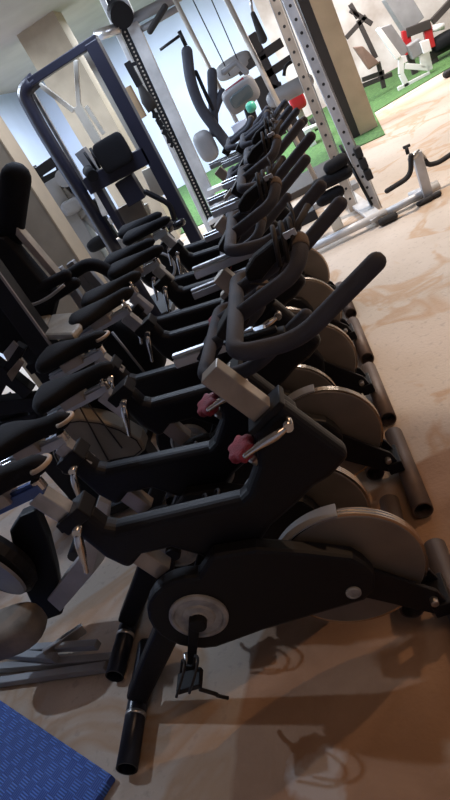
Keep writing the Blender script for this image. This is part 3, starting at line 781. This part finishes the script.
MB().slab([gr(337, 196, .05), gr(346, 187, .05), gr(384, 216, .05), gr(372, 224, .05)], .03).build('foot_plate', M['silver_paint'], t, .003)
MB().tube([gr(300, 252, .07), gr(345, 190, .07)], .03, 14).build('base_tube', M['silver_paint'], t)
for q in ((387, 213), (388, 219)):
    p = gr(*q, .035); MB().tube([p + V((-.05, 0, 0)), p + V((.05, 0.0, 0))], .034, 14, dome=2).build('rubber_foot', M['rubber'], t)
q = MB()
for k, yy in enumerate((152, 163, 174)):
    p = at(358 + k * 5, yy, 5.4); q.box(p, (.06, .10, .09))
q.build('safety_catch', M['rubber'], t, .01)
for a, b2 in (((352, 168), (372, 205)), ((340, 145), (352, 168))):
    MB().tube([at(*a, 5.4), at(*b2, 5.4)], .014, 10).build('rod', M['black_paint'], t)
for a, b2 in (((318, 186), (346, 172)), ((322, 200), (338, 192)), ((330, 168), (342, 160))):
    MB().tube([at(*a, 5.2), at(*b2, 5.2)], .055, 16, dome=2).build('roller_pad', M['black_vinyl'], t)
MB().box(gr(334, 218, .12), (.10, .12, .2)).build('weight_horn', M['cream_paint'], t, .01)

# low handle stand
t = thing('handle_stand', gr(420, 195), 'low silver stand with two black bent handles on the open floor', 'gym stand')
yy = gr(425, 200).y
MB().tube([gr(386, 213, .05), gr(439, 185, .05)], .032, 14).build('base_tube', M['silver_paint'], t)
MB().tube([gr(409, 197, .05), gr(439, 184, .05)], .037, 14).build('sleeve', M['silver_paint'], t)
MB().beam(at(429, 199, yy), at(416, 152, yy), .07, .075).build('post', M['silver_paint'], t, .004)
MB().tube([at(410, 160, yy - .1), at(418, 152, yy), at(424, 158, yy + .1)], .022, 12).build('pivot', M['steel'], t)
MB().tube(fillet([at(411, 156, yy - .1), at(411, 176, yy - .1), at(387, 191, yy - .1)], .08, 6), .021, 12, dome=2).build('handle', M['rubber'], t)
MB().tube(fillet([at(424, 159, yy + .1), at(428, 165, yy + .1), at(438, 163, yy + .1), at(456, 151, yy + .1)], .05, 6), .021, 12, dome=2).build('handle', M['rubber'], t)
MB().tube([at(408, 154, yy), at(406, 147, yy)], .015, 10).tube([at(403, 148, yy), at(410, 145, yy)], .012, 10).build('lock_pin', M['rubber'], t)
for q in ((425, 201), (434, 196)):
    p = gr(*q, .022); MB().tube([p + V((-.05, 0, 0)), p + V((.04, 0, 0))], .022, 12, dome=2).build('rubber_foot', M['rubber'], t)

# ------------------------------------------------------------------ far right benches on the turf
y = 11.2
t = thing('incline_bench', (gr(375, 80).x, y, 0), 'brown padded bench on a dark frame beside the beige pillar', 'bench')
MB().slab([at(352, 47, y), at(362, 46, y), at(379, 63, y + .1), at(368, 70, y)], .08).build('back_pad', M['brown_vinyl'], t, .02)
for a, b2 in (((346, 38), (366, 16)), ((350, 10), (372, 24)), ((358, 20), (376, 58)), ((350, 4), (358, 18)), ((378, 62), (384, 88)), ((362, 86), (392, 74)), ((362, 80), (384, 72))):
    MB().beam(at(*a, y + .1), at(*b2, y + .1), .06, .07).build('frame_bar', M['pillar_dark'], t, .006)
y = 10.9
t = thing('incline_bench', (gr(402, 88).x, y, 0), 'bench with a white and grey upright back and white legs on the turf', 'bench')
MB().slab([at(375, 30, y), at(379, 27, y), at(400, 56, y), at(395, 60, y)], .10).build('back_pad', M['white_paint'], t, .01)
MB().slab([at(379, 28, y + .1), at(390, 24, y + .1), at(408, 50, y + .1), at(400, 58, y + .1)], .10).build('back_shell', M['grey_paint'], t, .01)
for a, b2 in (((401, 56), (401, 74)), ((401, 74), (407, 86)), ((398, 90), (430, 74)), ((405, 66), (430, 68)), ((426, 52), (430, 70)), ((421, 52), (424, 68))):
    MB().beam(at(*a, y - .05), at(*b2, y - .05), .06, .085).build('frame_bar', M['white_paint'], t, .006)
MB().slab([at(419, 42, y - .1), at(428, 39, y - .1), at(431, 51, y - .1), at(423, 54, y - .1)], .06).build('seat_pad', M['white_paint'], t, .01)
MB().beam(at(412, 42, y), at(418, 56, y), .2, .2).build('seat_block', M['grey_paint'], t, .02)
y = 11.6
t = thing('weight_machine', (gr(425, 60).x, y, 0), 'machine with a grey column and red posts behind the white bench', 'weight machine')
MB().beam(at(392, -8, y), at(413, 26, y), .3, .34).build('column', M['grey_paint'], t, .01)
for a, b2 in (((405, 30), (409, 54)), ((426, 24), (431, 48))):
    MB().beam(at(*a, y - .1), at(*b2, y - .1), .1, .13).build('post', M['red_paint'], t, .01)
MB().beam(at(406, 33, y - .12), at(430, 24, y - .12), .10, .14).build('cross_bar', M['pillar_dark'], t, .01)
MB().beam(at(432, 22, y), at(456, -4, y), .1, .10).build('lever', M['pillar_dark'], t, .01)
MB().tube([at(432, 29, y - .1), at(444, 26, y - .1)], .05, 12).build('peg', M['white_paint'], t)
MB().pad(at(446, 40, y), (.5, .4, .25), e=.7).build('seat_pad', M['black_vinyl'], t)
MB().beam(at(428, 58, y), at(458, 42, y), .1, .08).build('base_bar', M['pillar_dark'], t, .01)
for a in ((409, 54), (431, 48)):
    p = at(*a, y); MB().beam(p, V((p.x, p.y, 0)), .08, .1).build('leg', M['pillar_dark'], t, .01)
p = gr(447, 78)
t = MB().pad(p + V((.08, 0, .05)), (.25, .12, .10), e=.6).build('dumbbell', M['rubber']); tag(t, 'small black weight on the bare floor at the right edge', 'weight')

# ------------------------------------------------------------------ light
def area(loc, size, power, c, target=None, name='ceiling_or_fill_lamp'):
    l = bpy.data.lights.new(name, 'AREA'); l.size = size; l.energy = power; l.color = c
    o = bpy.data.objects.new(name, l); col.objects.link(o); o.location = loc
    if target is not None: o.rotation_euler = (V(target) - V(loc)).to_track_quat('-Z', 'Y').to_euler()
    return o
def spot(loc, target, power, c, ang, blend=.1, r=.1):
    l = bpy.data.lights.new('spot_lamp', 'SPOT'); l.energy = power; l.color = c; l.spot_size = math.radians(ang); l.spot_blend = blend; l.shadow_soft_size = r
    o = bpy.data.objects.new('spot_lamp', l); col.objects.link(o); o.location = loc
    o.rotation_euler = (V(target) - V(loc)).to_track_quat('-Z', 'Y').to_euler(); return o
area((2.2, 10.5, 3.0), 2.5, 240, (1, .93, .90))
area((-1.5, 10.5, 3.0), 2.5, 340, (.80, .89, 1))
area((-2.6, 6.6, 3.0), 1.2, 130, (.72, .84, 1))  # added cool light to brighten the silver uprights, no visible fixture
area((-.8, 4.4, 3.05), 1.2, 55, (.66, .78, 1))  # added cool fill above the row for sheen, not a real fixture
area((.9, .2, 3.05), 1.2, 11, (1, .62, .38))  # added warm fill for the front floor, not a real fixture
spot((1.5, 5.4, 3.0), (1.5, 5.4, 0), 330, (1, .86, .72), 98, .04, .08)  # added spot, its cone edge set to draw the arc on the floor
spot((2.2, 2.9, 2.9), (-.5, 1.0, .1), 100, (1, .60, .34), 80, .5, .04)
spot((-3.3, 2.6, 2.9), (-1.4, 1.0, 0), 120, (.68, .81, 1), 46, .3, .04)
wd = bpy.data.worlds.new('world'); sc.world = wd; wd.use_nodes = True
wd.node_tree.nodes['Background'].inputs[0].default_value = (.75, .8, 1, 1); wd.node_tree.nodes['Background'].inputs[1].default_value = .15
sc.view_settings.view_transform = 'Standard'; sc.view_settings.look = 'None'; sc.view_settings.gamma = 1; sc.view_settings.exposure = .2
sc.view_settings.use_curve_mapping = False
